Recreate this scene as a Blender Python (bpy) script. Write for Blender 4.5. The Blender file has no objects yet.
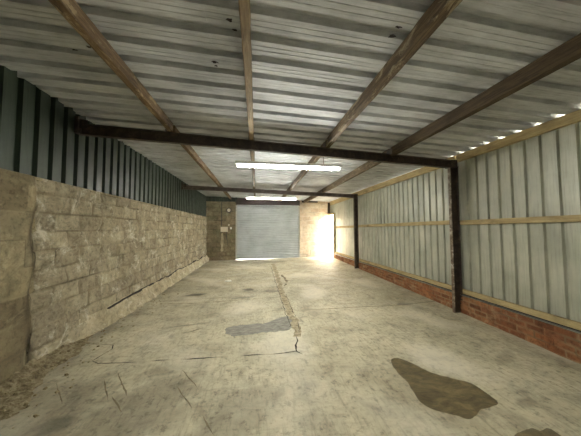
import bpy, math, random
from mathutils import Vector, Matrix, noise
random.seed(7)
C = bpy.context.scene.collection
R = math.radians

# ------------------------------------------------------------------ camera
F, YAW, PITCH, ROLL = 230.0, R(8.4), R(2.65), R(-0.2)
fw = Vector((math.sin(YAW)*math.cos(PITCH), math.cos(YAW)*math.cos(PITCH), math.sin(PITCH)))
rt = Vector((math.cos(YAW), -math.sin(YAW), 0)); up = rt.cross(fw)
rr = rt*math.cos(ROLL) + up*math.sin(ROLL); uu = up*math.cos(ROLL) - rt*math.sin(ROLL)
cd = bpy.data.cameras.new('camera'); cam = bpy.data.objects.new('camera', cd); C.objects.link(cam)
cd.sensor_fit = 'HORIZONTAL'; cd.sensor_width = 36; cd.lens = 36*F/581; cd.clip_start = .05
cam.matrix_world = Matrix(((rr.x, uu.x, -fw.x, 0), (rr.y, uu.y, -fw.y, 0), (rr.z, uu.z, -fw.z, 1.6), (0, 0, 0, 1)))
bpy.context.scene.camera = cam

# ------------------------------------------------------------------ world, sun, exposure
SKY, SUN, TUBE = 24.0, 130.0, 190.0
w = bpy.data.worlds.new('sky'); bpy.context.scene.world = w; w.use_nodes = True
bg = w.node_tree.nodes['Background']; bg.inputs[0].default_value = (1, .98, .93, 1); bg.inputs[1].default_value = SKY
sd = bpy.data.lights.new('sun', 'SUN'); sd.energy = SUN; sd.angle = R(1.0); sd.color = (1, .98, .95)
sun = bpy.data.objects.new('sun', sd); C.objects.link(sun)
d = Vector((-.68, .68, -.30)); sun.rotation_euler = d.to_track_quat('-Z', 'Y').to_euler()
vs = bpy.context.scene.view_settings
bpy.context.scene.display_settings.display_device = 'sRGB'
vs.view_transform = 'Standard'; vs.look = 'None'; vs.gamma = 1; vs.use_curve_mapping = False; vs.exposure = 0.55

# ------------------------------------------------------------------ dimensions
XL, XR, YB, YF = -2.5, 3.95, 12.1, -4.0
def zr(x): return 3.25 - .19*(x + 2.5)/6.45          # underside of the roof pans
def fz(x, y):                                         # the slab rises a little to the far right
    t = min(1.05, max(0, (x + 2.5)/6.45)); yy = max(-1, min(13, y))
    return t*(-.07 + .0185*(yy - 2.3))

# ------------------------------------------------------------------ material helpers
def S(c): return tuple(((v/255)/12.92 if v/255 <= .04045 else ((v/255 + .055)/1.055)**2.4) for v in c) + (1,)
class NT:
    def __init__(s, name):
        s.m = bpy.data.materials.new(name); s.m.use_nodes = True; s.t = s.m.node_tree
        s.b = s.t.nodes['Principled BSDF']; s.co = s.n('ShaderNodeTexCoord')
    def n(s, k, **kw):
        x = s.t.nodes.new(k)
        for a, v in kw.items(): setattr(x, a, v)
        return x
    def l(s, a, b): s.t.links.new(a, b)
    def noise(s, scale, detail=6, rough=.6, stretch=(1, 1, 1), dist=0, rot=(0, 0, 0)):
        mp = s.n('ShaderNodeMapping'); mp.inputs['Scale'].default_value = stretch; mp.inputs['Rotation'].default_value = rot
        s.l(s.co.outputs['Object'], mp.inputs[0])
        x = s.n('ShaderNodeTexNoise'); x.inputs['Scale'].default_value = scale; x.inputs['Detail'].default_value = detail
        x.inputs['Roughness'].default_value = rough; x.inputs['Distortion'].default_value = dist
        s.l(mp.outputs[0], x.inputs['Vector']); return x.outputs['Fac']
    def ramp(s, fac, stops):
        r = s.n('ShaderNodeValToRGB'); e = r.color_ramp.elements
        while len(e) < len(stops): e.new(.5)
        for q, (p, c) in zip(e, stops):
            q.position = p; q.color = c if len(c) == 4 else (c[0],)*3 + (1,)
        s.l(fac, r.inputs[0]); return r.outputs[0]
    def mix(s, a, b, fac, mode='MIX'):
        x = s.n('ShaderNodeMix', data_type='RGBA', blend_type=mode)
        for v, i in ((fac, 0), (a, 6), (b, 7)):
            if hasattr(v, 'links'): s.l(v, x.inputs[i])
            else: x.inputs[i].default_value = v
        return x.outputs[2]
    def attr(s, name):
        x = s.n('ShaderNodeAttribute'); x.attribute_name = name; return x.outputs['Fac']
    def out(s, col=None, rough=.7, metal=0, bump=None, bs=.3, bd=.01, spec=.5):
        if col is not None:
            if hasattr(col, 'links'): s.l(col, s.b.inputs['Base Color'])
            else: s.b.inputs['Base Color'].default_value = col
        if hasattr(rough, 'links'): s.l(rough, s.b.inputs['Roughness'])
        else: s.b.inputs['Roughness'].default_value = rough
        s.b.inputs['Metallic'].default_value = metal
        s.b.inputs['Specular IOR Level'].default_value = spec
        if bump is not None:
            x = s.n('ShaderNodeBump'); x.inputs['Strength'].default_value = bs; x.inputs['Distance'].default_value = bd
            s.l(bump, x.inputs['Height']); s.l(x.outputs[0], s.b.inputs['Normal'])
        return s.m
G = lambda v: (v, v, v, 1)

def mat_floor():
    t = NT('worn_concrete')
    big = t.ramp(t.noise(.7, 5, .6), [(.3, S((150, 142, 118))), (.5, S((176, 168, 142))), (.7, S((190, 182, 156)))])
    mid = t.ramp(t.noise(3.2, 8, .7, dist=.6), [(.34, G(.5)), (.48, G(.92)), (.66, G(1.15))])
    c = t.mix(big, mid, .7, 'MULTIPLY')
    scr = t.ramp(t.noise(5, 7, .7, (6, 1, 1), rot=(0, 0, R(38))), [(.36, G(.4)), (.47, G(1)), (.65, G(1.12))])
    c = t.mix(c, scr, .4, 'MULTIPLY')
    scr2 = t.ramp(t.noise(4, 7, .7, (1, 7, 1), rot=(0, 0, R(-12))), [(.38, G(.4)), (.48, G(1))])
    c = t.mix(c, scr2, .2, 'MULTIPLY')
    sp = t.ramp(t.noise(17, 5, .7), [(.34, G(.3)), (.45, G(1)), (.7, G(1.2))])
    c = t.mix(c, sp, .6, 'MULTIPLY')
    c = t.mix(c, S((74, 68, 54)), t.attr('stain'))
    c = t.mix(c, S((222, 216, 196)), t.attr('pale'))
    fine = t.noise(22, 10, .75, dist=.4)
    rg = t.ramp(t.noise(2.5, 5), [(.3, G(.5)), (.7, G(.8))])
    return t.out(c, rg, bump=fine, bs=.55, bd=.02, spec=.35)
def mat_wood(name, a, b, c3, grain=10, paint=None, rough=.75):
    t = NT(name)
    c = t.ramp(t.noise(grain, 8, .65, (4, .35, 4), dist=1.0), [(.28, S(a)), (.5, S(b)), (.72, S(c3))])
    k = t.ramp(t.noise(1.6, 4, .6, (2, 1.4, 2)), [(.3, G(.45)), (.46, G(1)), (.7, G(1.1))])
    c = t.mix(c, k, .7, 'MULTIPLY')
    if paint:
        c = t.mix(c, S(paint), t.ramp(t.noise(5, 8, .75, (2, .6, 2), dist=.8), [(.54, G(0)), (.6, G(.7))]))
    return t.out(c, rough, bump=t.noise(26, 8, .7, (4, .4, 4)), bs=.6, bd=.008, spec=.25)
def mat_steel(name, a, b, c3, rough=.6, metal=.0):
    t = NT(name)
    c = t.ramp(t.noise(9, 8, .72, dist=.4), [(.33, S(a)), (.52, S(b)), (.7, S(c3))])
    return t.out(c, rough, metal, bump=t.noise(60, 6, .7), bs=.35, bd=.004, spec=.4)
def mat_sheet(name, base, dark, rough=.4, metal=.6, streak=(1, 9, 9), amt=.5, rust=None, spec=.5):
    t = NT(name)
    c = t.ramp(t.noise(1.3, 6, .6), [(.3, S(dark)), (.62, S(base))])
    st = t.ramp(t.noise(3, 8, .7, streak), [(.34, G(.5)), (.5, G(.95)), (.66, G(1.15))])
    c = t.mix(c, st, amt, 'MULTIPLY')
    if rust:
        c = t.mix(c, S(rust), t.ramp(t.noise(2.3, 9, .75, dist=.6), [(.62, G(0)), (.70, G(.8))]))
    rg = t.ramp(t.noise(6, 6, .6), [(.3, G(rough - .08)), (.7, G(rough + .12))])
    return t.out(c, rg, metal, bump=t.noise(4, 3, .5, streak), bs=.12, bd=.01, spec=spec)
def mat_masonry(name, tones, mortar, white=None, wamt=.5, bump=.5, var=1.0):
    t = NT(name)
    c = t.ramp(t.attr('tone'), [(i/(len(tones) - 1), S(v)) for i, v in enumerate(tones)])
    n1 = t.ramp(t.noise(5, 9, .75, dist=.5), [(.34, G(.42)), (.5, G(.95)), (.68, G(1.3))])
    c = t.mix(c, n1, .8*var, 'MULTIPLY')
    c = t.mix(c, S(mortar), t.attr('mortar'))
    c = t.mix(c, S(tuple(v*.62 for v in mortar)), t.attr('gap'))
    n2 = t.ramp(t.noise(1.1, 6, .65), [(.3, G(.72)), (.6, G(1.05))])
    c = t.mix(c, n2, .6, 'MULTIPLY')
    if white:
        c = t.mix(c, S(white), t.ramp(t.noise(3.0, 10, .8, dist=.7), [(.53, G(0)), (.62, G(wamt))]))
    n3 = t.ramp(t.noise(22, 6, .7), [(.36, G(.35)), (.48, G(1))])
    c = t.mix(c, n3, .5*var, 'MULTIPLY')
    c = t.mix(c, S((60, 52, 38)), t.attr('stain'))
    return t.out(c, .9, bump=t.noise(18, 10, .75), bs=bump, bd=.03, spec=.15)
def mat_plain(name, c, rough=.6, metal=0, var=.25, scale=12):
    t = NT(name)
    n = t.ramp(t.noise(scale, 6, .65), [(.3, G(1 - var)), (.6, G(1))])
    return t.out(t.mix(S(c), n, 1.0, 'MULTIPLY'), rough, metal)
def mat_emit(name, c, s):
    t = NT(name); t.b.inputs['Emission Color'].default_value = c; t.b.inputs['Emission Strength'].default_value = s
    return t.out((.8, .8, .8, 1), .5)

M = dict(
    floor=mat_floor(),
    roof=mat_sheet('roof_sheet_steel', (204, 208, 210), (160, 163, 164), .6, .0, (1, 14, 1), .6, None, .25),
    wallsheet=mat_sheet('galvanised_wall_sheet', (184, 185, 168), (152, 154, 138), .42, .15, (12, 12, .6), .45),
    green=mat_sheet('dark_green_coated_sheet', (54, 65, 54), (38, 46, 38), .42, .0, (10, 10, .6), .5, None, .24),
    block=mat_masonry('rough_concrete_block', [(162, 152, 126), (172, 162, 136), (154, 144, 120), (166, 157, 132), (146, 137, 116)], (132, 122, 98), (216, 210, 190), .7, 1.0),
    smoothblock=mat_masonry('rendered_block', [(140, 130, 102), (148, 138, 110), (108, 98, 76), (142, 132, 106), (130, 121, 96)], (132, 122, 96), (190, 182, 150), .3, .4),
    kerb=mat_masonry('crumbling_mortar_footing', [(194, 184, 156), (176, 164, 134)], (150, 138, 108), (222, 214, 190), .6, 1.0),
    backblock=mat_masonry('mossy_block', [(134, 124, 98), (146, 132, 106), (122, 118, 92), (140, 124, 102)], (108, 100, 78), (176, 168, 142), .4, .5),
    paleblock=mat_masonry('pale_pink_block', [(196, 180, 156), (206, 192, 168), (188, 168, 144), (202, 186, 162)], (208, 198, 178), (224, 214, 196), .25, .4, .45),
    brick=mat_masonry('red_brick', [(130, 84, 56), (148, 98, 66), (112, 70, 48), (160, 112, 76), (136, 92, 66)], (160, 136, 104), (186, 164, 130), .4, .7),
    purlin_a=mat_wood('patchy_old_timber', (56, 42, 26), (98, 79, 54), (142, 121, 90), 10, (168, 150, 116)),
    purlin_b=mat_wood('weathered_timber', (84, 69, 46), (122, 104, 74), (148, 130, 96)),
    purlin_c=mat_wood('brown_timber', (54, 42, 28), (86, 71, 50), (118, 101, 74), 9, (160, 148, 120)),
    purlin_d=mat_wood('dark_brown_timber', (40, 32, 21), (68, 55, 37), (94, 79, 56)),
    newtimber=mat_wood('treated_pine', (148, 130, 90), (174, 156, 114), (192, 176, 134), 7),
    steel=mat_steel('dark_rusty_steel', (38, 31, 26), (60, 50, 42), (90, 76, 64)),
    greysteel=mat_steel('brown_grey_steel', (58, 50, 44), (82, 72, 64), (104, 92, 82)),
    flake=mat_steel('flaking_white_paint', (60, 44, 34), (120, 104, 86), (206, 200, 184)),
    shutter=mat_sheet('shutter_slat_steel', (192, 198, 199), (170, 177, 179), .5, .05, (1, 8, 6), .35),
    galv=mat_plain('bright_galvanised_flashing', (200, 200, 190), .3, .7),
    darkbox=mat_plain('brown_painted_steel', (62, 50, 44), .6),
    cream=mat_plain('cream_plastic', (214, 206, 184), .5, 0, .1),
    grey=mat_plain('grey_plastic', (130, 122, 108), .5),
    black=mat_plain('black_plastic', (30, 28, 26), .5),
    white=mat_plain('white_enamel', (226, 226, 220), .4, 0, .08),
    crack=mat_plain('dark_crack_dirt', (40, 33, 24), .95),
    joint=mat_plain('joint_dirt', (118, 108, 84), .95, 0, .5, 20),
    strip=None, patch=None, damp=None, lime=mat_plain('white_plaster_lump', (232, 230, 220), .8),
    soil=None, stone=None, ground=mat_plain('pale_yard_concrete', (176, 170, 154), .9),
    filltube=mat_emit('added_fill_tube', (1, .98, .90, 1), TUBE*.75),  # weaker tube for the added, unseen light behind the camera
    tube=mat_emit('lit_fluorescent_tube', (1, .98, .90, 1), TUBE),
)
t = NT('sandy_repair_mortar')
M['strip'] = t.out(t.ramp(t.noise(14, 8, .7), [(.34, S((104, 94, 72))), (.5, S((150, 140, 114))), (.66, S((180, 170, 144)))]), .9, bump=t.noise(30, 8, .7), bs=.8, bd=.02, spec=.2)
t = NT('grey_cement_patch')
M['patch'] = t.out(t.ramp(t.noise(9, 9, .75, (1, 2.5, 1)), [(.33, S((98, 96, 86))), (.5, S((128, 126, 116))), (.67, S((154, 151, 140)))]), .8, bump=t.noise(30, 8, .7), bs=.7, bd=.02, spec=.3)
t = NT('damp_concrete')
M['damp'] = t.out(t.ramp(t.noise(4.5, 8, .7, (1, 2.2, 1), dist=.6, rot=(0, 0, R(35))), [(.34, S((66, 58, 38))), (.5, S((92, 81, 56))), (.66, S((120, 106, 76)))]), .38, bump=t.noise(22, 10, .7), bs=.4, bd=.01, spec=.45)
t = NT('dark_soil')
M['soil'] = t.out(t.ramp(t.noise(14, 9, .75), [(.32, S((66, 56, 40))), (.45, S((118, 106, 80))), (.58, S((158, 148, 120)))]), .95, bump=t.noise(40, 8, .75), bs=1, bd=.03, spec=.1)
t = NT('grey_rubble')
M['stone'] = t.out(t.ramp(t.noise(10, 8, .7), [(.3, S((96, 84, 60))), (.6, S((160, 148, 116)))]), .95, bump=t.noise(30, 8, .7), bs=.8, bd=.02, spec=.1)

# ------------------------------------------------------------------ mesh helpers
def mesh(name, vs_, fs, mat, parent=None, smooth=False, attrs=None, solid=0, bevel=0):
    me = bpy.data.meshes.new(name); me.from_pydata([tuple(v) for v in vs_], [], fs); me.update()
    for m_ in (mat if isinstance(mat, (list, tuple)) else [mat]): me.materials.append(m_)
    if attrs:
        for k, vals in attrs.items():
            a = me.attributes.new(k, 'FLOAT', 'POINT'); a.data.foreach_set('value', vals)
    if smooth: me.polygons.foreach_set('use_smooth', [True]*len(me.polygons))
    o = bpy.data.objects.new(name, me); C.objects.link(o)
    if parent: o.parent = parent
    if solid:
        s = o.modifiers.new('solid', 'SOLIDIFY'); s.thickness = solid; s.offset = 0
    if bevel:
        b = o.modifiers.new('bevel', 'BEVEL'); b.width = bevel; b.segments = 2; b.limit_method = 'ANGLE'
    return o
class MB:
    def __init__(s): s.v = []; s.f = []
    def box(s, x0, x1, y0, y1, z0, z1, fn=None):
        i = len(s.v); P = [(x, y, z) for x in (x0, x1) for y in (y0, y1) for z in (z0, z1)]
        s.v += [fn(*p) if fn else p for p in P]
        s.f += [tuple(i + k for k in q) for q in ((0, 1, 3, 2), (4, 6, 7, 5), (0, 4, 5, 1), (2, 3, 7, 6), (0, 2, 6, 4), (1, 5, 7, 3))]
        return s
    def tube(s, pts, r, n=10, cap=True):
        pts = [Vector(p) for p in pts]; i0 = len(s.v)
        for k, p in enumerate(pts):
            t_ = (pts[min(k + 1, len(pts) - 1)] - pts[max(k - 1, 0)]).normalized()
            a = t_.cross(Vector((0, 0, 1)) if abs(t_.z) < .9 else Vector((1, 0, 0))).normalized(); b = t_.cross(a)
            rad = r[k] if isinstance(r, (list, tuple)) else r
            s.v += [tuple(p + (a*math.cos(2*math.pi*j/n) + b*math.sin(2*math.pi*j/n))*rad) for j in range(n)]
        for k in range(len(pts) - 1):
            for j in range(n):
                s.f.append((i0 + k*n + j, i0 + k*n + (j + 1) % n, i0 + (k + 1)*n + (j + 1) % n, i0 + (k + 1)*n + j))
        if cap:
            s.f.append(tuple(i0 + j for j in range(n))[::-1]); s.f.append(tuple(i0 + (len(pts) - 1)*n + j for j in range(n)))
        return s
    def build(s, name, mat, parent=None, **kw): return mesh(name, s.v, s.f, mat, parent, **kw)
def tag(o, label=None, cat=None, group=None, kind=None):
    if label: o['label'] = label
    if cat: o['category'] = cat
    if group: o['group'] = group
    if kind: o['kind'] = kind
    return o
def empty(name, loc=(0, 0, 0)):
    o = bpy.data.objects.new(name, None); C.objects.link(o); o.location = loc; o.empty_display_size = .1; return o
bpy.context.view_layer.update()
def under(o, parent):             # parent while keeping the world position (parents only ever translate)
    o.parent = parent; o.location = o.location - parent.location; return o

# masonry grid in its own (u, v) plane, courses pressed in as real relief
def hsh(a, b, k=0): return (math.sin(a*127.1 + b*311.7 + k*74.7)*43758.5453) % 1.0
def masonry(name, u0, u1, v0, v1, step, bw, bh, joint, place, mat, parent, depth=.012, rough=.02, du=0, vtop=None, stainfn=None, seed=0, tonen=0):
    nu = max(2, int(round((u1 - u0)/step))); nv = max(2, int(round((v1 - v0)/step)))
    V, T, J, ST, GP = [], [], [], [], []
    for j in range(nv + 1):
        for i in range(nu + 1):
            u = u0 + (u1 - u0)*i/nu; v = v0 + (v1 - v0)*j/nv
            wu = u + .018*noise.noise(Vector((u*2.3, v*2.3, seed))); wv = v + .014*noise.noise(Vector((u*1.4, v*3, seed + 9)))
            row = math.floor(wv/bh); off = (row % 2)*bw/2 + (hsh(row, seed) - .5)*bw*.15
            col = math.floor((wu + off + du)/bw)
            eu = min((wu + off + du) - col*bw, (col + 1)*bw - (wu + off + du)); ev = min(wv - row*bh, (row + 1)*bh - wv)
            e = min(eu, ev); miss = hsh(row, col, 3) < .12
            mort = max(0, min(1, 1.6 - e/joint)) if not miss else .25*max(0, min(1, 1.4 - e/joint))
            nz = noise.fractal(Vector((u*3.1, v*3.1, seed + 3)), .9, 2.1, 5)
            h = (hsh(row, col, 1) - .5)*rough*.8 + nz*rough - mort*depth*(.4 + .9*noise.noise(Vector((u*5, v*5, 2))))
            V.append(place(u, v, h)); T.append(hsh(row, col, 5)); J.append(mort*max(0, min(1, .65 + 1.1*noise.noise(Vector((u*4, v*4, 7))))))
            ST.append(stainfn(u, v) if stainfn else 0)
            GP.append(max(0, min(1, 1.5 - e/(joint*.55)))*max(0, min(.75, 2.2*noise.noise(Vector((u*2.2, v*2.6, 17))))))
    f = [(j*(nu + 1) + i, j*(nu + 1) + i + 1, (j + 1)*(nu + 1) + i + 1, (j + 1)*(nu + 1) + i) for j in range(nv) for i in range(nu)]
    return mesh(name, V, f, mat, parent, smooth=True, attrs=dict(tone=T, mortar=J, stain=ST, gap=GP), solid=0)

# box profile sheet: list of (t, depth) over one pitch
def profile(a, b, pitch, pan, slope, depth, ph=0, micro=True):
    P = []; k0 = math.floor((a - ph)/pitch) - 1; k1 = math.ceil((b - ph)/pitch) + 1
    for k in range(k0, k1):
        s = ph + k*pitch
        P.append((s, 0))
        if micro:
            for q in (.33, .66):
                P += [(s + pan*q - .006, 0), (s + pan*q, .0035), (s + pan*q + .006, 0)]
        P += [(s + pan, 0), (s + pan + slope, depth), (s + pitch - slope, depth)]
    def at(t_):
        for p, q in zip(P, P[1:]):
            if p[0] <= t_ < q[0]: return p[1] + (q[1] - p[1])*(t_ - p[0])/(q[0] - p[0])
        return 0
    return [(a, at(a))] + [p for p in P if a < p[0] < b] + [(b, at(b))]
def sheet(name, P, ends, place, mat, parent, solid=.0015):
    V, f = [], []
    n = len(ends)
    for (t_, dd) in P:
        for e in ends: V.append(place(t_, dd, e))
    for i in range(len(P) - 1):
        for k in range(n - 1): f.append((i*n + k, i*n + k + 1, (i + 1)*n + k + 1, (i + 1)*n + k))
    return mesh(name, V, f, mat, parent, solid=solid)

# ================================================================== SETTING
# ground outside
g = MB().box(-40, 40, -40, 60, -.5, -.16).build('ground', M['ground']); tag(g, kind='structure')

# floor
STAINS = []   # (x, y, rx, ry, rot, strength)
import types
def px_floor(u, v, z=0):
    dr = fw*F + rr*(u - 290.5) - uu*(v - 218); k = (z - 1.6)/dr.z; return dr.x*k, dr.y*k
def pf(u, v):
    z = 0
    for _ in range(4):
        x, y = px_floor(u, v, z); z = fz(x, y)
    return x, y
def spot(u, v, rx, ry, rot, s):
    x, y = pf(u, v); STAINS.append((x, y, rx, ry, rot, s))
spot(195, 295, .22, .10, .2, .9); spot(249, 289.5, .14, .10, .1, .8); spot(273, 291, .25, .12, 0, .55)
spot(231, 291, .07, .07, 0, .5); spot(240, 298, .3, .06, .1, .5); spot(55, 425, .16, .10, .5, .75)
spot(405, 304, .22, .07, 0, .6); spot(172, 336, .04, .1, .4, .5); spot(268, 262, .9, .35, .1, .5)
spot(200, 299, 1.2, .06, .05, .25); spot(190, 325, .35, .03, .15, .5); spot(150, 400, .5, .3, .6, .35); spot(240, 415, .5, .25, .9, .3)
spot(526, 403, .12, .04, .1, .4); spot(505, 357, .25, .08, .5, .3); spot(295, 353, .12, .03, 0, .6); spot(20, 420, .6, .5, 0, .4)
spot(300, 388, .02, .02, 0, .8); spot(369, 387, .02, .012, 0, .8); spot(120, 430, .5, .2, .3, .3); spot(60, 395, .5, .25, .3, .35)
def stain_at(x, y):
    s = 0
    for (cx, cy, rx, ry, ro, k) in STAINS:
        dx, dy = x - cx, y - cy
        if abs(dx) > 2.2*max(rx, ry) or abs(dy) > 2.2*max(rx, ry): continue
        a = dx*math.cos(ro) + dy*math.sin(ro); b = -dx*math.sin(ro) + dy*math.cos(ro)
        q = math.hypot(a/rx, b/ry) + .45*noise.noise(Vector((x*7, y*7, 1))) + .25*noise.noise(Vector((x*22, y*22, 4)))
        s = max(s, k*max(0, min(1, (1.15 - q)/.35)))
    e = x - XL                                    # dirt gathered along the left wall
    s = max(s, .62*max(0, min(1, (.35 - e)/.35 + .7*noise.noise(Vector((x*3, y*1.6, 8))))) if e < .7 else 0)
    return s
V, ST, PA = [], [], []
ys = []; y = YF
while y < YB + .3: ys.append(y); y += .035 if 1 < y < 6 else (.08 if y >= 6 else .2)
ys.append(YB + .3)
nx = 190
for y in ys:
    for i in range(nx + 1):
        x = XL - .1 + (XR - XL + .35)*i/nx
        z = fz(x, y) + .006*noise.fractal(Vector((x*.9, y*.9, 5)), 1, 2, 3)
        V.append((x, y, z)); ST.append(stain_at(x, y))
        PA.append(max(0, min(.45, 1.1*noise.noise(Vector((x*1.1 + 5, y*1.1, 3))) - .15)))
n = nx + 1
f = [(j*n + i, j*n + i + 1, (j + 1)*n + i + 1, (j + 1)*n + i) for j in range(len(ys) - 1) for i in range(nx)]
floor = mesh('floor', V, f, M['floor'], smooth=True, attrs=dict(stain=ST, pale=PA), solid=0)
tag(floor, kind='structure')

def fzz(x, y): return fz(x, y) + .006*noise.fractal(Vector((x*.9, y*.9, 5)), 1, 2, 3)
def ribbon(name, pts, mat, wmin, wmax, jit, z=.002, step=.03, parent=floor, taper=True, seed=0, wn=9):
    P = [Vector(pf(*p)) for p in pts]; Q = []
    for a, b in zip(P, P[1:]):
        m = max(1, int((b - a).length/step))
        for k in range(m): Q.append(a.lerp(b, k/m))
    Q.append(P[-1]); V, f = [], []
    for k, q in enumerate(Q):
        t_ = (Q[min(k + 1, len(Q) - 1)] - Q[max(k - 1, 0)]).normalized(); nn = Vector((-t_.y, t_.x))
        c = q + nn*jit*(noise.fractal(Vector((q.x*4, q.y*4, seed)), .8, 2, 4))
        ww = wmin + (wmax - wmin)*max(0, min(1, .5 + 1.1*noise.noise(Vector((q.x*wn, q.y*wn, seed + 3)))))
        if taper: ww *= min(1, (min(k, len(Q) - 1 - k) + .6)/4)
        for s in (-.5, .5):
            e = c + nn*s*ww; V.append((e.x, e.y, fzz(e.x, e.y) + z))
    for k in range(len(Q) - 1): f.append((2*k, 2*k + 1, 2*k + 3, 2*k + 2))
    o = mesh(name, V, f, mat, parent); o.data.flip_normals() if o.data.polygons[0].normal.z < 0 else None
    return o
ribbon('crack', [(95, 363.5), (132, 362), (180, 359.5), (240, 356), (297, 353)], M['crack'], .000, .022, .012, seed=1, wn=5)
ribbon('crack', [(75, 343), (113, 345), (112, 349), (92, 361), (100, 364)], M['crack'], .004, .014, .01, seed=4)
ribbon('crack', [(297, 353), (295.5, 346), (297.5, 341), (296, 336)], M['crack'], .012, .034, .016, seed=2)
ribbon('crack', [(284, 353.5), (296, 351.5), (303, 354.5)], M['crack'], .012, .03, .01, seed=6)
ribbon('expansion_joint', [(300, 310.5), (340, 308), (400, 305), (440, 301)], M['joint'], .012, .028, .008, seed=3)
ribbon('expansion_joint', [(158, 304), (200, 303), (240, 300), (280, 297)], M['joint'], .006, .03, .02, seed=5)
ribbon('crack', [(176, 334), (190, 332), (204, 328)], M['joint'], .01, .03, .01, seed=7)
for q, a in enumerate(([(103, 378), (108, 402)], [(118, 372), (127, 396)], [(182, 370), (199, 390)], [(176, 386), (192, 408)], [(202, 416), (214, 436)], [(56, 383), (62, 404)], [(112, 396), (122, 412)])):
    ribbon('gouge', a, M['joint'], .004, .016, .01, seed=20 + q, z=.0018)
# repaired service trench running from the shutter
ribbon('repair_strip', [(296.5, 337), (296, 330), (293, 320), (287, 307), (283, 297), (280, 285), (276.5, 274), (273, 264)], M['strip'], .10, .16, .05, z=.004, seed=8, taper=False, step=.05)
ribbon('crack', [(287, 330), (290, 326), (284, 308), (280, 296), (275, 281), (271, 266)], M['crack'], .003, .018, .02, seed=9, z=.0055)
ribbon('crack', [(299, 334), (298, 322), (291, 308), (286, 294)], M['crack'], .003, .014, .02, seed=10, z=.0055)
ribbon('crack', [(284, 287), (287, 283), (285, 278), (281, 275)], M['joint'], .01, .10, .05, seed=30, z=.006, wn=4)

def blob(name, pts, mat, parent, z, jit=.012, seed=0):
    P = [Vector(pf(*p)) for p in pts]; n = len(P); O = []
    for i in range(n):                                # closed Catmull-Rom outline
        a, b, c, e = P[i - 1], P[i], P[(i + 1) % n], P[(i + 2) % n]
        for k in range(12):
            t_ = k/12; O.append(.5*((2*b) + (c - a)*t_ + (2*a - 5*b + 4*c - e)*t_*t_ + (3*b - a - 3*c + e)*t_**3))
    cen = sum(O, Vector((0, 0)))/len(O); V, f = [], []
    O = [o + (o - cen).normalized()*jit*noise.fractal(Vector((o.x*14, o.y*14, seed)), .8, 2, 4) for o in O]
    rings = 14
    for r in range(rings + 1):
        for o in O:
            q = cen.lerp(o, r/rings); V.append((q.x, q.y, fzz(q.x, q.y) + z))
    m = len(O)
    for r in range(rings):
        for k in range(m): f.append((r*m + k, r*m + (k + 1) % m, (r + 1)*m + (k + 1) % m, (r + 1)*m + k))
    o = mesh(name, V, f, mat, parent, smooth=True)
    if o.data.polygons[m*5].normal.z < 0: o.data.flip_normals()
    return o
pch = blob('cement_patch', [(225, 330), (232, 326.5), (250, 324.5), (268, 322.5), (280, 318), (290, 317), (293, 322), (292, 328), (282, 331.5), (262, 333), (245, 335.5), (230, 336)], M['patch'], floor, .0025, .035, 1)
tag(pch, 'grey cement patch let into the slab')
d1 = blob('damp_patch', [(391, 360), (398, 358), (412, 363), (430, 372), (450, 378), (470, 383), (486, 393), (498, 403), (491, 407), (481, 410), (471, 419), (455, 415), (432, 409), (418, 399), (408, 383), (396, 371)], M['damp'], None, .003, .008, 2)
tag(d1, 'large dark pear-shaped damp patch on the concrete in the right foreground', 'damp patch')
d2 = blob('damp_patch', [(516, 434), (530, 429.5), (540, 431), (548, 429), (561, 437), (570, 446), (540, 456), (515, 448)], M['damp'], None, .003, .015, 3)
tag(d2, 'small dark damp patch cut off by the bottom right edge of the picture', 'damp patch')

# left wall: block below, dark green sheets above, crumbling footing
wl = empty('wall_left', (XL, 4, 0)); tag(wl, kind='structure')
def wl_face(u, v, h):
    bulge = .05*math.exp(-((u - 3.02)/.07)**2)*(.6 + .4*math.sin(v*9))          # the leaning joint between two builds
    return (XL + h + (0 if u > 3.02 else .03) - bulge*.9, u, v)
def wl_st(u, v):
    s = max(0, .8*math.exp(-((u - (2.99 + .03*math.sin(v*7)))/.035)**2) + .25*noise.noise(Vector((u*20, v*8, 3))))*(.4 + .6*(v < 1.9)) if abs(u - 3) < .12 else 0
    return min(.8, s)
under(masonry('blockwork', 3.0, YB + .02, -.12, 2.2, .02, .44, .225, .014, wl_face, M['block'], None, .026, .03, 0, None, wl_st, 1), wl)
under(masonry('blockwork', YF, 3.0, -.12, 2.2, .03, .6, .30, .012, wl_face, M['smoothblock'], None, .010, .008, .1, None, wl_st, 2), wl)
kd = lambda u, v, h: (XL + .07 + h*3 + .07*max(0, 1 - v/.28) + .04*noise.fractal(Vector((u*2, v*4, 1)), .9, 2, 4), u, v)
def ktop(u): return .34 + .07*noise.noise(Vector((u*1.5, 0, 0)))
nv = 12; V, f, T = [], [], []
uu_ = [3.4 + i*.03 for i in range(int((YB - 3.4)/.03) + 1)]
for u in uu_:
    for j in range(nv + 1):
        v = -.1 + (ktop(u) + .1)*j/nv
        tp = min(1, (u - 3.35)/1.6)
        p = kd(u, v, noise.fractal(Vector((u*5, v*5, 3)), .8, 2, 5)*.016*tp)
        p = ((XL - .02)*(1 - tp) + p[0]*tp, p[1], p[2])
        p = p if j < nv else (XL - .03, u, v - .05)
        V.append(p); T.append(noise.noise(Vector((u*3, v*6, 0)))*.5 + .5)
for i in range(len(uu_) - 1):
    for j in range(nv): f.append((i*(nv + 1) + j, (i + 1)*(nv + 1) + j, (i + 1)*(nv + 1) + j + 1, i*(nv + 1) + j + 1))
under(mesh('footing', V, f, M['kerb'], None, smooth=True, attrs=dict(tone=T, mortar=[0.0]*len(V), stain=[0.0]*len(V))), wl)
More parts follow.
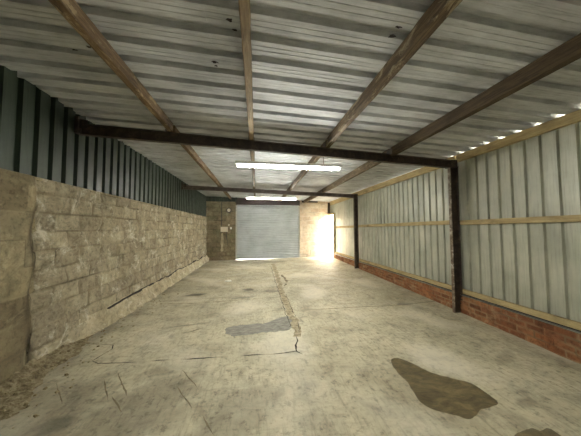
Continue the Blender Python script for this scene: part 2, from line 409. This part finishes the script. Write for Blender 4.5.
under(MB().box(XL - .22, XL - .04, YF - .2, YB + .2, -.3, 2.19).box(XL - .1, XL - .004, YF, YB, 2.17, 2.204).box(XL - .20, XL - .08, YB - .02, YB + .2, 2.1, 3.3).build('wall_core', M['smoothblock'], None), wl)
P = profile(YF, YB + .05, .2, .125, .012, .042, 2.64, False)
under(sheet('cladding', P, (2.2, 3.288), lambda t_, dd, z: (XL - .02 - dd, t_, z), M['green'], None), wl)
P = profile(YB - 3.9, YB + .02, .2, .125, .012, .03, 2.72, False)

V, f = [], []
for i, u in enumerate(uu_[30:-10]):
    zc = ktop(u) - .045 + .02*noise.noise(Vector((u*5, 2, 2))); ww = .028*min(1, max(.05, (u - 4.3)/1.5))*max(0, min(1, .45 + 1.6*noise.noise(Vector((u*1.8, 6, 1)))))
    V += [(XL + .075, u, zc - ww*.5), (XL + .045, u, zc + ww)]
for i in range(len(V)//2 - 1): f.append((2*i, 2*i + 1, 2*i + 3, 2*i + 2))
under(mesh('open_joint', V, f, M['crack'], None, solid=.02), wl)

# right wall: brick plinth, flashing, galvanised sheets
DY = 11.45
wr = empty('wall_right', (XR, 4, 0)); tag(wr, kind='structure')
under(masonry('brick_plinth', YF, DY, -.14, .30, .016, .225, .075, .008, lambda u, v, h: (XR - .02 - h, u, v + fz(XR, u)*(1 - min(1, v/.3 if v > 0 else 0))), M['brick'], None, .009, .008, 0, None, None, 5), wr)
under(MB().box(XR, XR + .1, YF, DY, -.2, .30).build('plinth_core', M['brick'], None), wr)
under(MB().box(XR + .03, XR + .1, YF, DY, .27, .345).build('shadow_gap_strip', M['black'], None), wr)  # black strip stands in for the dark shadow gap under the bottom rail
fl = MB().box(XR - .022, XR + .03, YF, DY, .300, .304)
under(fl.build('flashing', M['galv'], None), wr)
P = profile(YF, DY, .195, .135, .014, .032, 2.305, False)
under(sheet('cladding', P, (.315, 3.0), lambda t_, dd, z: (XR + .050 + dd, t_, z), M['wallsheet'], None), wr)
P = profile(DY, YB + .25, .195, .135, .014, .032, 2.305, False)
under(sheet('cladding', P, (2.40, 3.0), lambda t_, dd, z: (XR + .050 + dd, t_, z), M['wallsheet'], None), wr)

# ceiling: box profile sheets running from wall to wall, two runs lapped near the middle
ce = empty('ceiling', (0, 4, 3.2)); tag(ce, kind='structure')
P = profile(YF, YB + .5, .243, .150, .014, .045, 2.41 + .018 + .026 - .243, True)
xs1 = [XL - .12, -1.6, -.9, -.38]; xs2 = [-.5, .3, 1.3, 2.3, 3.2, XR + .38]
def roofp(off):
    return lambda t_, dd, x: (x, t_ + .0225*(x - XR), zr(x) + dd + off + .002*noise.noise(Vector((x*2, t_*3, 1))))
c1 = under(sheet('roof_sheet', P, xs1, roofp(-.003), M['roof'], None), ce)
c2 = under(sheet('roof_sheet', P, xs2, roofp(.001), M['roof'], None), ce)

# small rusted-through marks on the pans
def roof_mark(u, v, r, seed):
    dr = fw*F + rr*(u - 290.5) - uu*(v - 218); z = 3.17
    for _ in range(4):
        k = (z - 1.6)/dr.z; x, y = dr.x*k, dr.y*k; z = zr(x) - .006
    V = [(x, y, z)]; n_ = 12
    for i in range(n_):
        a = 2*math.pi*i/n_; q = r*(1 + .9*noise.noise(Vector((math.cos(a)*1.5, math.sin(a)*1.5, seed))))
        V.append((x + q*math.cos(a)*1.5, y + q*math.sin(a)*.7, zr(x + q*math.cos(a)*1.5) - .006))
    under(tag(mesh('rust_mark', V, [(0, i + 1, (i + 1) % n_ + 1) for i in range(n_)], M['crack'], None, solid=.001), 'dark rust mark'), ce)
for q, (u, v, r) in enumerate(((230, 20, .018), (235, 30, .014), (215, 62, .02), (216, 66, .012), (398, 27, .016), (392, 36, .022), (89, 47, .016), (75, 50, .014))): roof_mark(u, v, r, q)

# back wall
wb = empty('wall_back', (0, YB, 0)); tag(wb, kind='structure')
SX0, SX1, SZ = -1.02, 2.24, 2.79
bk = lambda u, v, h: (u, YB - h, v)
def bst(u, v):
    s = 0
    if v < .9: s = max(s, .35*(noise.noise(Vector((u*3, v*3, 4))) + .3))
    return max(0, min(.7, s))
under(masonry('blockwork', XL - .09, SX0, -.1, 3.02, .03, .44, .225, .014, bk, M['backblock'], None, .01, .012, 0, None, bst, 11), wb)
under(masonry('blockwork', SX1, XR + .06, -.1, 3.1, .03, .44, .225, .014, bk, M['paleblock'], None, .01, .010, 0, None, None, 12), wb)
under(MB().box(XL - .2, SX0 - .01, YB + .02, YB + .2, -.3, 3.0).box(SX1 + .01, XR + .1, YB + .02, YB + .2, -.3, 3.05).box(SX0 - .01, SX1 + .01, YB + .06, YB + .2, 2.7, 3.3).build('wall_core', M['backblock'], None), wb)
P = profile(XL - .2, SX0 + .02, .2, .125, .012, .03, -2.4, False)
under(sheet('cladding', P, (2.99, 3.3), lambda t_, dd, z: (t_, YB - .03 - dd, z), M['green'], None), wb)
under(MB().box(SX0, XR + .2, YB + .0, YB + .05, 3.0, 3.35).build('head_board', M['darkbox'], None), wb)

# front wall behind the camera
wf = empty('wall_front', (0, YF, 0)); tag(wf, kind='structure')
under(masonry('blockwork', XL - .05, XR + .1, -.2, 3.3, .06, .44, .225, .014, lambda u, v, h: (u, YF + h, v), M['smoothblock'], None, .01, .01, 0, None, None, 14), wf)
under(MB().box(XL - .2, XR + .2, YF - .2, YF - .02, -.3, 3.3).build('wall_core', M['smoothblock'], None), wf)

# pale splash down the left back wall
spl = MB()
V, f = [], []
for k in range(40):
    z = .45 + .95*k/39; ww = (.045 + .05*max(0, noise.noise(Vector((1, z*5, 2))) + .3))*min(1, (k + 1)/4, (40 - k)/4)
    cx = -1.72 + .03*noise.noise(Vector((4, z*4, 0)))
    V += [(cx - ww, YB - .028, z), (cx + ww, YB - .028, z)]
for k in range(39): f.append((2*k, 2*k + 1, 2*k + 3, 2*k + 2))
under(tag(mesh('mortar_splash', V, f, M['kerb'], None, attrs=dict(tone=[.5]*80, mortar=[0.0]*80, stain=[0.0]*80), solid=.01), 'pale mortar splash down the blocks'), wb)

# ------------------------------------------------------------------ roller shutter (door_1) and side doorway (door_2)
dr = empty('door_1', (0, YB, .05)); tag(dr, 'closed blue-grey steel roller shutter in the middle of the back wall', None, None, 'structure')
z0, z1, pit = fz(.6, YB) + .065, 2.80, .092
Pz = []
k = 0
while z0 + k*pit < z1:
    b = z0 + k*pit
    for q, dd in ((0, 0), (.10, .016), (.3, .027), (.6, .027), (.85, .014), (.97, 0)): Pz.append((b + q*pit, dd))
    k += 1
under(sheet('curtain', Pz, (SX0 + .02, SX1 - .02), lambda t_, dd, x: (x, YB - .03 - dd, t_), M['shutter'], None), dr)
for sx in (SX0, SX1):
    under(MB().box(sx - .035, sx + .035, YB - .075, YB - .062, .02, 2.84).box(sx - .035, sx - .028, YB - .07, YB + .02, .02, 2.84).box(sx + .028, sx + .035, YB - .07, YB + .02, .02, 2.84).build('guide_channel', M['galv'], None, bevel=.002), dr)
bb = MB().box(SX0 + .04, SX1 - .04, YB - .075, YB - .035, z0 - .045, z0 + .012).box(SX0 + .04, SX1 - .04, YB - .10, YB - .03, z0 - .05, z0 - .044)
under(bb.build('bottom_bar', M['shutter'], None), dr)
dm = MB().tube([(SX0 + .02, YB - .12, 2.92), (SX1 - .02, YB - .12, 2.92)], .085, 20)
under(dm.build('drum', M['darkbox'], None, smooth=False), dr)
for sx in (SX0 - .01, SX1 - .01):
    under(MB().box(sx, sx + .02, YB - .24, YB, 2.80, 3.06).build('end_plate', M['darkbox'], None, bevel=.004), dr)
under(MB().box(SX0, SX1, YB - .24, YB - .235, 2.84, 3.06).build('hood', M['darkbox'], None), dr)

d2_ = empty('door_2', (XR, 11.8, .1)); tag(d2_, 'open side doorway with daylight flooding in, in the far right corner', None, None, 'structure')
under(MB().box(XR - .03, XR + .07, DY - .07, DY, .05, 2.39).build('door_jamb', M['newtimber'], None, bevel=.004), d2_)
under(MB().box(XR - .05, XR + .07, DY - .07, YB - .03, 2.32, 2.41).build('door_lintel', M['newtimber'], None, bevel=.004), d2_)
under(MB().box(XR - .12, XR - .02, YB - .12, YB - .03, 2.41, 3.0).build('corner_stud', M['purlin_d'], None, bevel=.004), d2_)

# ================================================================== TIMBER AND STEEL
def rough_bar(name, a, b, wx, hz, mat, seed, sag=.004, top=None, dx=.003):
    """timber running along Y from a=(x,y,z) to b, z at its underside, slightly sawn and uneven"""
    a, b = Vector(a), Vector(b); V, f = [], []
    n_ = max(4, int((b - a).length/ .08))
    for k in range(n_ + 1):
        c = a.lerp(b, k/n_); wob = dx*noise.noise(Vector((c.y*.8, seed, 0)))*3
        prof = [(-.5, 0), (-.42, -.02), (.42, -.02), (.5, 0), (.5, 1), (-.5, 1)]
        for i, (px, pz) in enumerate(prof):
            e = .004*noise.noise(Vector((c.y*9, i*3.1, seed))) + .006*min(0, noise.noise(Vector((c.y*3, i*1.7, seed + 5))) + .25)
            V.append((c.x + px*wx + wob + (e if px > 0 else -e), c.y, (c.z + pz*hz if top is None or pz < 1 else top) - (sag*math.sin(math.pi*k/n_) if pz < 1 else 0) + (e if pz < .5 else 0)))
    m = 6
    for k in range(n_):
        for i in range(m): f.append((k*m + i, k*m + (i + 1) % m, (k + 1)*m + (i + 1) % m, (k + 1)*m + i))
    f.append(tuple(range(m))[::-1]); f.append(tuple(n_*m + i for i in range(m)))
    o = mesh(name, [Vector(v) - a for v in V], f, mat); o.location = a
    bm = o.modifiers.new('bevel', 'BEVEL'); bm.width = .003; bm.limit_method = 'ANGLE'; bm.angle_limit = R(50)
    return o

# beams: line through (XL, yl, zc) and (XR, yr, zc)
def beam_z(x): return 3.025 - .160*(x + 2.5)/6.45      # centre height
BEAMS = [(3.62, 4.02), (8.25, 8.56)]
def beam_y(k, x): a, b = BEAMS[k]; return a + (b - a)*(x - XL)/(XR - XL)
PUR = [(-1.30, .075, 'purlin_a'), (-.085, .07, 'purlin_b'), (1.22, .08, 'purlin_c'), (2.50, .085, 'purlin_d')]
PD = .125
where = ['leftmost of four', 'second from the left', 'third from the left', 'rightmost of four']
look = ['patchy brown and white roof timber', 'thin straight tan roof timber', 'scuffed brown roof timber', 'dark brown deep roof timber']
bays = ['before the near steel beam', 'between the steel beams', 'beyond the far steel beam']
for b in range(3):
    for i, (x, wx, mt) in enumerate(PUR):
        ya = YF + .03 if b == 0 else beam_y(b - 1, x) + .03
        yb = YB - .26 if b == 2 else beam_y(b, x) - .03
        x2 = x
        hz = PD if i != 3 else .15
        o = rough_bar('roof_purlin', (x, ya, zr(x) - hz - .004), (x2, yb, zr(x2) - hz - .004), wx, hz, M[mt if b == 0 or i == 0 else 'purlin_c'], i*7 + b)
        tag(o, '%s %s, %s' % (look[i] if b == 0 or i == 0 else ('grey brown roof timber'), bays[b], where[i]), 'roof beam', 'timber purlins under the roof sheets')

def ibeam_x(name, k, mat, fw_=.07, dp=.15):
    V, f = [], []; th = .008
    sec = [(-fw_/2, dp/2), (fw_/2, dp/2), (fw_/2, dp/2 - th), (th/2, dp/2 - th), (th/2, -dp/2 + th), (fw_/2, -dp/2 + th), (fw_/2, -dp/2), (-fw_/2, -dp/2), (-fw_/2, -dp/2 + th), (-th/2, -dp/2 + th), (-th/2, dp/2 - th), (-fw_/2, dp/2 - th)]
    xs = (XL - .01, XR - .08)
    for x in xs:
        for (py, pz) in sec: V.append((x, beam_y(k, x) + py, beam_z(x) + pz))
    m = len(sec)
    for i in range(m): f.append((i, (i + 1) % m, m + (i + 1) % m, m + i))
    f += [(0, 1, 2, 3, 10, 11)[::-1], (4, 5, 6, 7, 8, 9)[::-1], (3, 4, 9, 10)[::-1], (m, m+1, m+2, m+3, m+10, m+11), (m+4, m+5, m+6, m+7, m+8, m+9), (m+3, m+4, m+9, m+10)]
    return mesh(name, V, f, mat)
for k, (lab, mt) in enumerate((('near dark rusty steel beam crossing under the roof from wall to wall', 'steel'), ('far brown-grey steel beam crossing the roof in front of the shutter', 'greysteel'))):
    root = empty('steel_beam', (XL, beam_y(k, XL), beam_z(XL))); tag(root, lab, 'steel beam', 'steel cross beams')
    under(ibeam_x('beam_section', k, M[mt], .075, .155 if k == 0 else .14), root)
    for (x, wx, _) in PUR:
        yy = beam_y(k, x)
        zt = beam_z(x) + .07
        under(MB().box(x - wx/2 - .012, x - wx/2 - .005, yy - .10, yy + .08, zt, zt + .10).box(x - wx/2 - .012, x + wx/2, yy - .03, yy + .03, zt, zt + .01).build('cleat', M[mt], None), root)
    x = XL + .03
    under(MB().box(XL, XL + .13, beam_y(k, XL) - .05, beam_y(k, XL) - .04, beam_z(XL) - .0, beam_z(XL) + .12).box(XL - .015, XL + .03, beam_y(k, XL) - .08, beam_y(k, XL) + .05, beam_z(XL) - .08, beam_z(XL) + .16).build('end_bracket', M['steel'], None, bevel=.003), root)

for k, lab in enumerate(('near steel post with flaking white paint on its edge, against the right wall', 'far dark steel post on the right wall, nearer the open doorway')):
    yy = beam_y(k, XR); zf = fz(XR - .1, yy) - .01; zt = beam_z(XR - .1) - .07
    root = empty('steel_post', (XR - .09, yy, zf)); tag(root, lab, 'steel post', 'steel posts along the right wall')
    x0, x1 = XR - .165, XR - .012
    under(MB().box(x0 + .009, x1 - .009, yy - .005, yy + .005, zf, zt).box(x1 - .009, x1, yy - .05, yy + .05, zf, zt).build('web', M['steel'], None), root)
    under(MB().box(x0, x0 + .009, yy - .03, yy + .035, zf, zt).build('front_flange', M['flake' if k == 0 else 'greysteel'], None, bevel=.002), root)
    under(MB().box(x0 - .02, x1, yy - .07, yy + .07, zt, zt + .012).box(x0 + .0, x1 - .01, yy - .055, yy - .049, zt - .0, zt + .15).build('cap_plate', M['steel'], None), root)
    under(MB().box(x0 + .02, x1 - .015, yy - .052, yy - .044, 1.28, 1.36).tube([(x0 + .05, yy - .065, 1.32), (x0 + .05, yy - .04, 1.32)], .012, 8).build('bracket', M['steel'], None), root)

# timber rails on the right wall
ends = [(YF + .02, beam_y(0, XR) - .012), (beam_y(0, XR) + .012, beam_y(1, XR) - .012), (beam_y(1, XR) + .012, DY - .07)]
bn = ['in the nearest bay of the right wall', 'in the middle bay of the right wall', 'in the far bay beside the open doorway']
for b, (ya, yb) in enumerate(ends):
    zm = lambda y: 1.675 - .006*(y - 2.3)
    dzz = .012 if b == 1 else 0
    # mid rail
    o = rough_bar('timber_rail', (XR + .022, ya, zm(ya) + dzz), (XR + .022, yb, zm(yb) + dzz), .044, .085, M['newtimber'], 50 + b, 0)
    tag(o, 'pale pine rail at waist height %s' % bn[b], 'timber rail', 'middle rails on the right wall')
    o = rough_bar('timber_rail', (XR + .022, ya, .335), (XR + .022, yb, .335), .044, .085, M['newtimber'], 60 + b, 0)
    tag(o, 'low pale pine rail above the red bricks %s' % bn[b], 'timber rail', 'bottom rails on the right wall')
    ye = YB - .03 if b == 2 else yb
    ze = lambda y: 2.925 - .007*(y - 2.3)
    V = []
    o = rough_bar('eaves_timber', (XR + .015, ya, ze(ya)), (XR + .015, ye, ze(ye)), .06, zr(XR) - ze(ya) - .004, M['newtimber'], 70 + b, 0, zr(XR) - .004)
    tag(o, 'pale timber under the roof edge %s' % ('in the far bay above the open doorway' if b == 2 else bn[b]), 'eaves timber', 'timbers under the right roof edge')

# ================================================================== LIGHTS
for (xa, xb, y, zz, lab) in ((-.34, 1.49, 3.96, 2.675, 'long lit fluorescent strip light nearer the camera, just past the near steel beam'), (-.37, 1.46, 8.45, 2.705, 'lit fluorescent strip light further back, just above the roller shutter'), (-.34, 1.49, -.5, 2.70, 'added unseen strip light behind the camera that brightens the foreground floor')):  # third light is added, unseen behind the camera, to brighten the foreground
    root = empty('strip_light', ((xa + xb)/2, y, zz)); tag(root, lab, 'strip light', 'fluorescent strip lights')
    hb = MB(); ht = zz + .07
    V = [(x, y + py, z) for x in (xa - .02, xb + .02) for (py, z) in (((-.12, zz - .01), (-.04, ht), (.04, ht), (.12, zz - .01), (.115, zz - .01), (.036, zz + .036), (-.036, zz + .036), (-.115, zz - .01)) if y < 1 else ((-.055, zz + .024), (-.05, ht), (.05, ht), (.055, zz + .024), (.03, zz + .026), (.026, zz + .03), (-.026, zz + .03), (-.03, zz + .026)))]  # the added light gets a wide shield to keep it off the roof
    f = [(k, (k + 1) % 8, 8 + (k + 1) % 8, 8 + k) for k in range(8)] + [(0, 1, 6, 7)[::-1], (1, 2, 5, 6)[::-1], (2, 3, 4, 5)[::-1], (8, 9, 14, 15), (9, 10, 13, 14), (10, 11, 12, 13)]
    under(mesh('housing', V, f, M['white']), root)
    under(MB().tube([(xa + .03, y, zz), (xb - .03, y, zz)], .021, 12).build('tube', M['tube'] if y > 1 else M['filltube'], None, smooth=True), root)
    for x in (xa, xb):
        under(MB().box(x - .012, x + .012, y - .02, y + .02, zz - .022, zz + .04).build('lamp_holder', M['white'], None, bevel=.003), root)
    for x in (xa + .3, xb - .3):
        under(MB().tube([(x, y, ht - .002), (x, y, zr(x) - .002)], .006, 6).build('hanger', M['grey'], None), root)

# ================================================================== FITTINGS ON THE BACK WALL
yw = YB - .02
o = MB().tube([(-1.755, yw - .02, 1.70), (-1.755, yw - .02, 2.97)], .014, 8).build('conduit_pipe', M['black']); tag(o, 'thin dark conduit running up the back wall above the cream box', 'conduit')
root = empty('meter_box', (-1.6, yw, 1.45)); tag(root, 'cream electrical box on the back wall left of the shutter', 'electrical box')
under(MB().box(-1.79, -1.44, yw - .11, yw, 1.45, 1.70).build('case', M['cream'], None, bevel=.012), root)
under(MB().box(-1.775, -1.455, yw - .118, yw - .11, 1.465, 1.685).build('cover', M['cream'], None, bevel=.004), root)
o = MB().tube([(-1.5, yw - .025, 1.455), (-1.5, yw - .025, 1.10), (-1.44, yw - .025, 1.0), (-1.44, yw - .025, .75)], .013, 8).build('cable', M['black']); tag(o, 'dark cable hanging below the cream electrical box', 'cable')
root = empty('light_switch', (-1.29, yw, 1.58)); tag(root, 'small white switch on the back wall beside the shutter edge', 'switch')
under(MB().box(-1.335, -1.245, yw - .04, yw, 1.58, 1.69).build('plate', M['white'], None, bevel=.006), root)
under(MB().box(-1.305, -1.275, yw - .05, yw - .04, 1.615, 1.655).build('rocker', M['white'], None, bevel=.003), root)
o = MB().box(-1.43, -1.36, yw - .03, yw, 1.76, 1.84).build('junction_box', M['cream'], bevel=.006); tag(o, 'tiny cream junction box above the meter box right corner', 'junction box')
root = empty('bulkhead_lamp', (-1.4, yw, 2.45)); tag(root, 'round unlit bulkhead lamp high on the back wall left of the shutter', 'lamp')
under(MB().tube([(-1.4, yw, 2.55), (-1.4, yw - .05, 2.55)], .13, 24).build('base', M['darkbox'], None, bevel=.005), root)
under(MB().tube([(-1.4, yw - .05, 2.55), (-1.4, yw - .085, 2.55), (-1.4, yw - .105, 2.55), (-1.4, yw - .115, 2.55)], [.085, .08, .055, .02], 24).build('glass', M['cream'], None, smooth=True), root)

# ================================================================== LOOSE THINGS
def lump(name, x, y, r, sx, sy, sz, mat, seed, sink=.2):
    V, f = [], []; nl, nm = 7, 10
    for j in range(nl + 1):
        th = math.pi*j/nl
        for i in range(nm):
            ph = 2*math.pi*i/nm; dv = Vector((math.sin(th)*math.cos(ph), math.sin(th)*math.sin(ph), math.cos(th)))
            k = r*(1 + .45*noise.noise(dv*1.7 + Vector((seed, 0, 0))))
            V.append((dv.x*k*sx, dv.y*k*sy, dv.z*k*sz + r*sz*(1 - sink)))
    for j in range(nl):
        for i in range(nm): f.append((j*nm + i, (j + 1)*nm + i, (j + 1)*nm + (i + 1) % nm, j*nm + (i + 1) % nm))
    o = mesh(name, V, f, mat); o.location = (x, y, fzz(x, y)); return o
x, y = pf(228, 281.5); o = lump('plaster_lump', x, y, .07, 1.6, .9, .35, M['lime'], 3)
tag(o, 'small white plaster lump lying on the open floor halfway to the shutter', 'debris')
x, y = pf(236, 260); o = lump('plaster_lump', x + .02, y - .1, .05, 1.1, .8, .8, M['lime'], 8)
tag(o, 'small white lump at the left foot of the roller shutter', 'debris')

# soil and crumbs heaped against the left wall
V, f = [], []; ny_, nx_ = 90, 34
for j in range(ny_ + 1):
    y = 2.0 + 2.5*j/ny_
    wd = .3 + .38*max(0, min(1, (3.3 - y)/.9)) + .12*noise.noise(Vector((y*2.2, 3, 3))) + .05*noise.noise(Vector((y*9, 3, 3)))
    for i in range(nx_ + 1):
        x = XL + .0 + wd*i/nx_; e = i/nx_
        h = .13*max(0, 1 - e*1.25)**1.6*max(0, 1 - max(0, y - 3.1)/1.3) + .03*noise.fractal(Vector((x*5, y*5, 2)), .7, 2, 6)*(1 - e*.6) - .012*e - .006 - .03*max(0, y - 3.4)
        V.append((x, y, fzz(x, y) + h))
for j in range(ny_):
    for i in range(nx_): f.append((j*(nx_ + 1) + i, j*(nx_ + 1) + i + 1, (j + 1)*(nx_ + 1) + i + 1, (j + 1)*(nx_ + 1) + i))
o = mesh('soil_heap', V, f, M['soil'], smooth=True); tag(o, 'dark soil and leaf litter heaped at the foot of the left wall near the camera', 'soil', None, 'stuff')
V, f = [], []
rs = random.Random(4)
for q in range(260):                                     # crumbs of mortar and leaf, uncountable
    y = 2.1 + rs.random()**1.2*4.2; x = XL + .05 + abs(rs.gauss(0, .22)) + .02
    e = (x - XL + .02)/.75
    if e > 1.2: continue
    h = .13*max(0, 1 - e*1.25)**1.6*max(0, 1 - max(0, y - 3.1)/1.3)
    r = .005 + .016*rs.random()**3; a = rs.random()*6.28; b0 = len(V)
    cx, cy, cz = x, y, fzz(x, y) + max(0, h) + r*.2
    for (vx, vy, vz) in ((-1, -.7, -.4), (1, -.6, -.4), (.8, .8, -.4), (-.8, .7, -.4), (-.6, -.4, .5), (.7, -.4, .4), (.5, .5, .55), (-.5, .4, .4)):
        vx += rs.uniform(-.3, .3); vy += rs.uniform(-.3, .3)
        V.append((cx + r*(vx*math.cos(a) - vy*math.sin(a)), cy + r*(vx*math.sin(a) + vy*math.cos(a)), cz + r*vz))
    f += [tuple(b0 + k for k in qd) for qd in ((0, 3, 2, 1), (4, 5, 6, 7), (0, 1, 5, 4), (1, 2, 6, 5), (2, 3, 7, 6), (3, 0, 4, 7))]
o = mesh('rubble_crumbs', V, f, M['stone']); tag(o, 'scattered crumbs of mortar and rubble along the foot of the left wall', 'rubble', None, 'stuff')
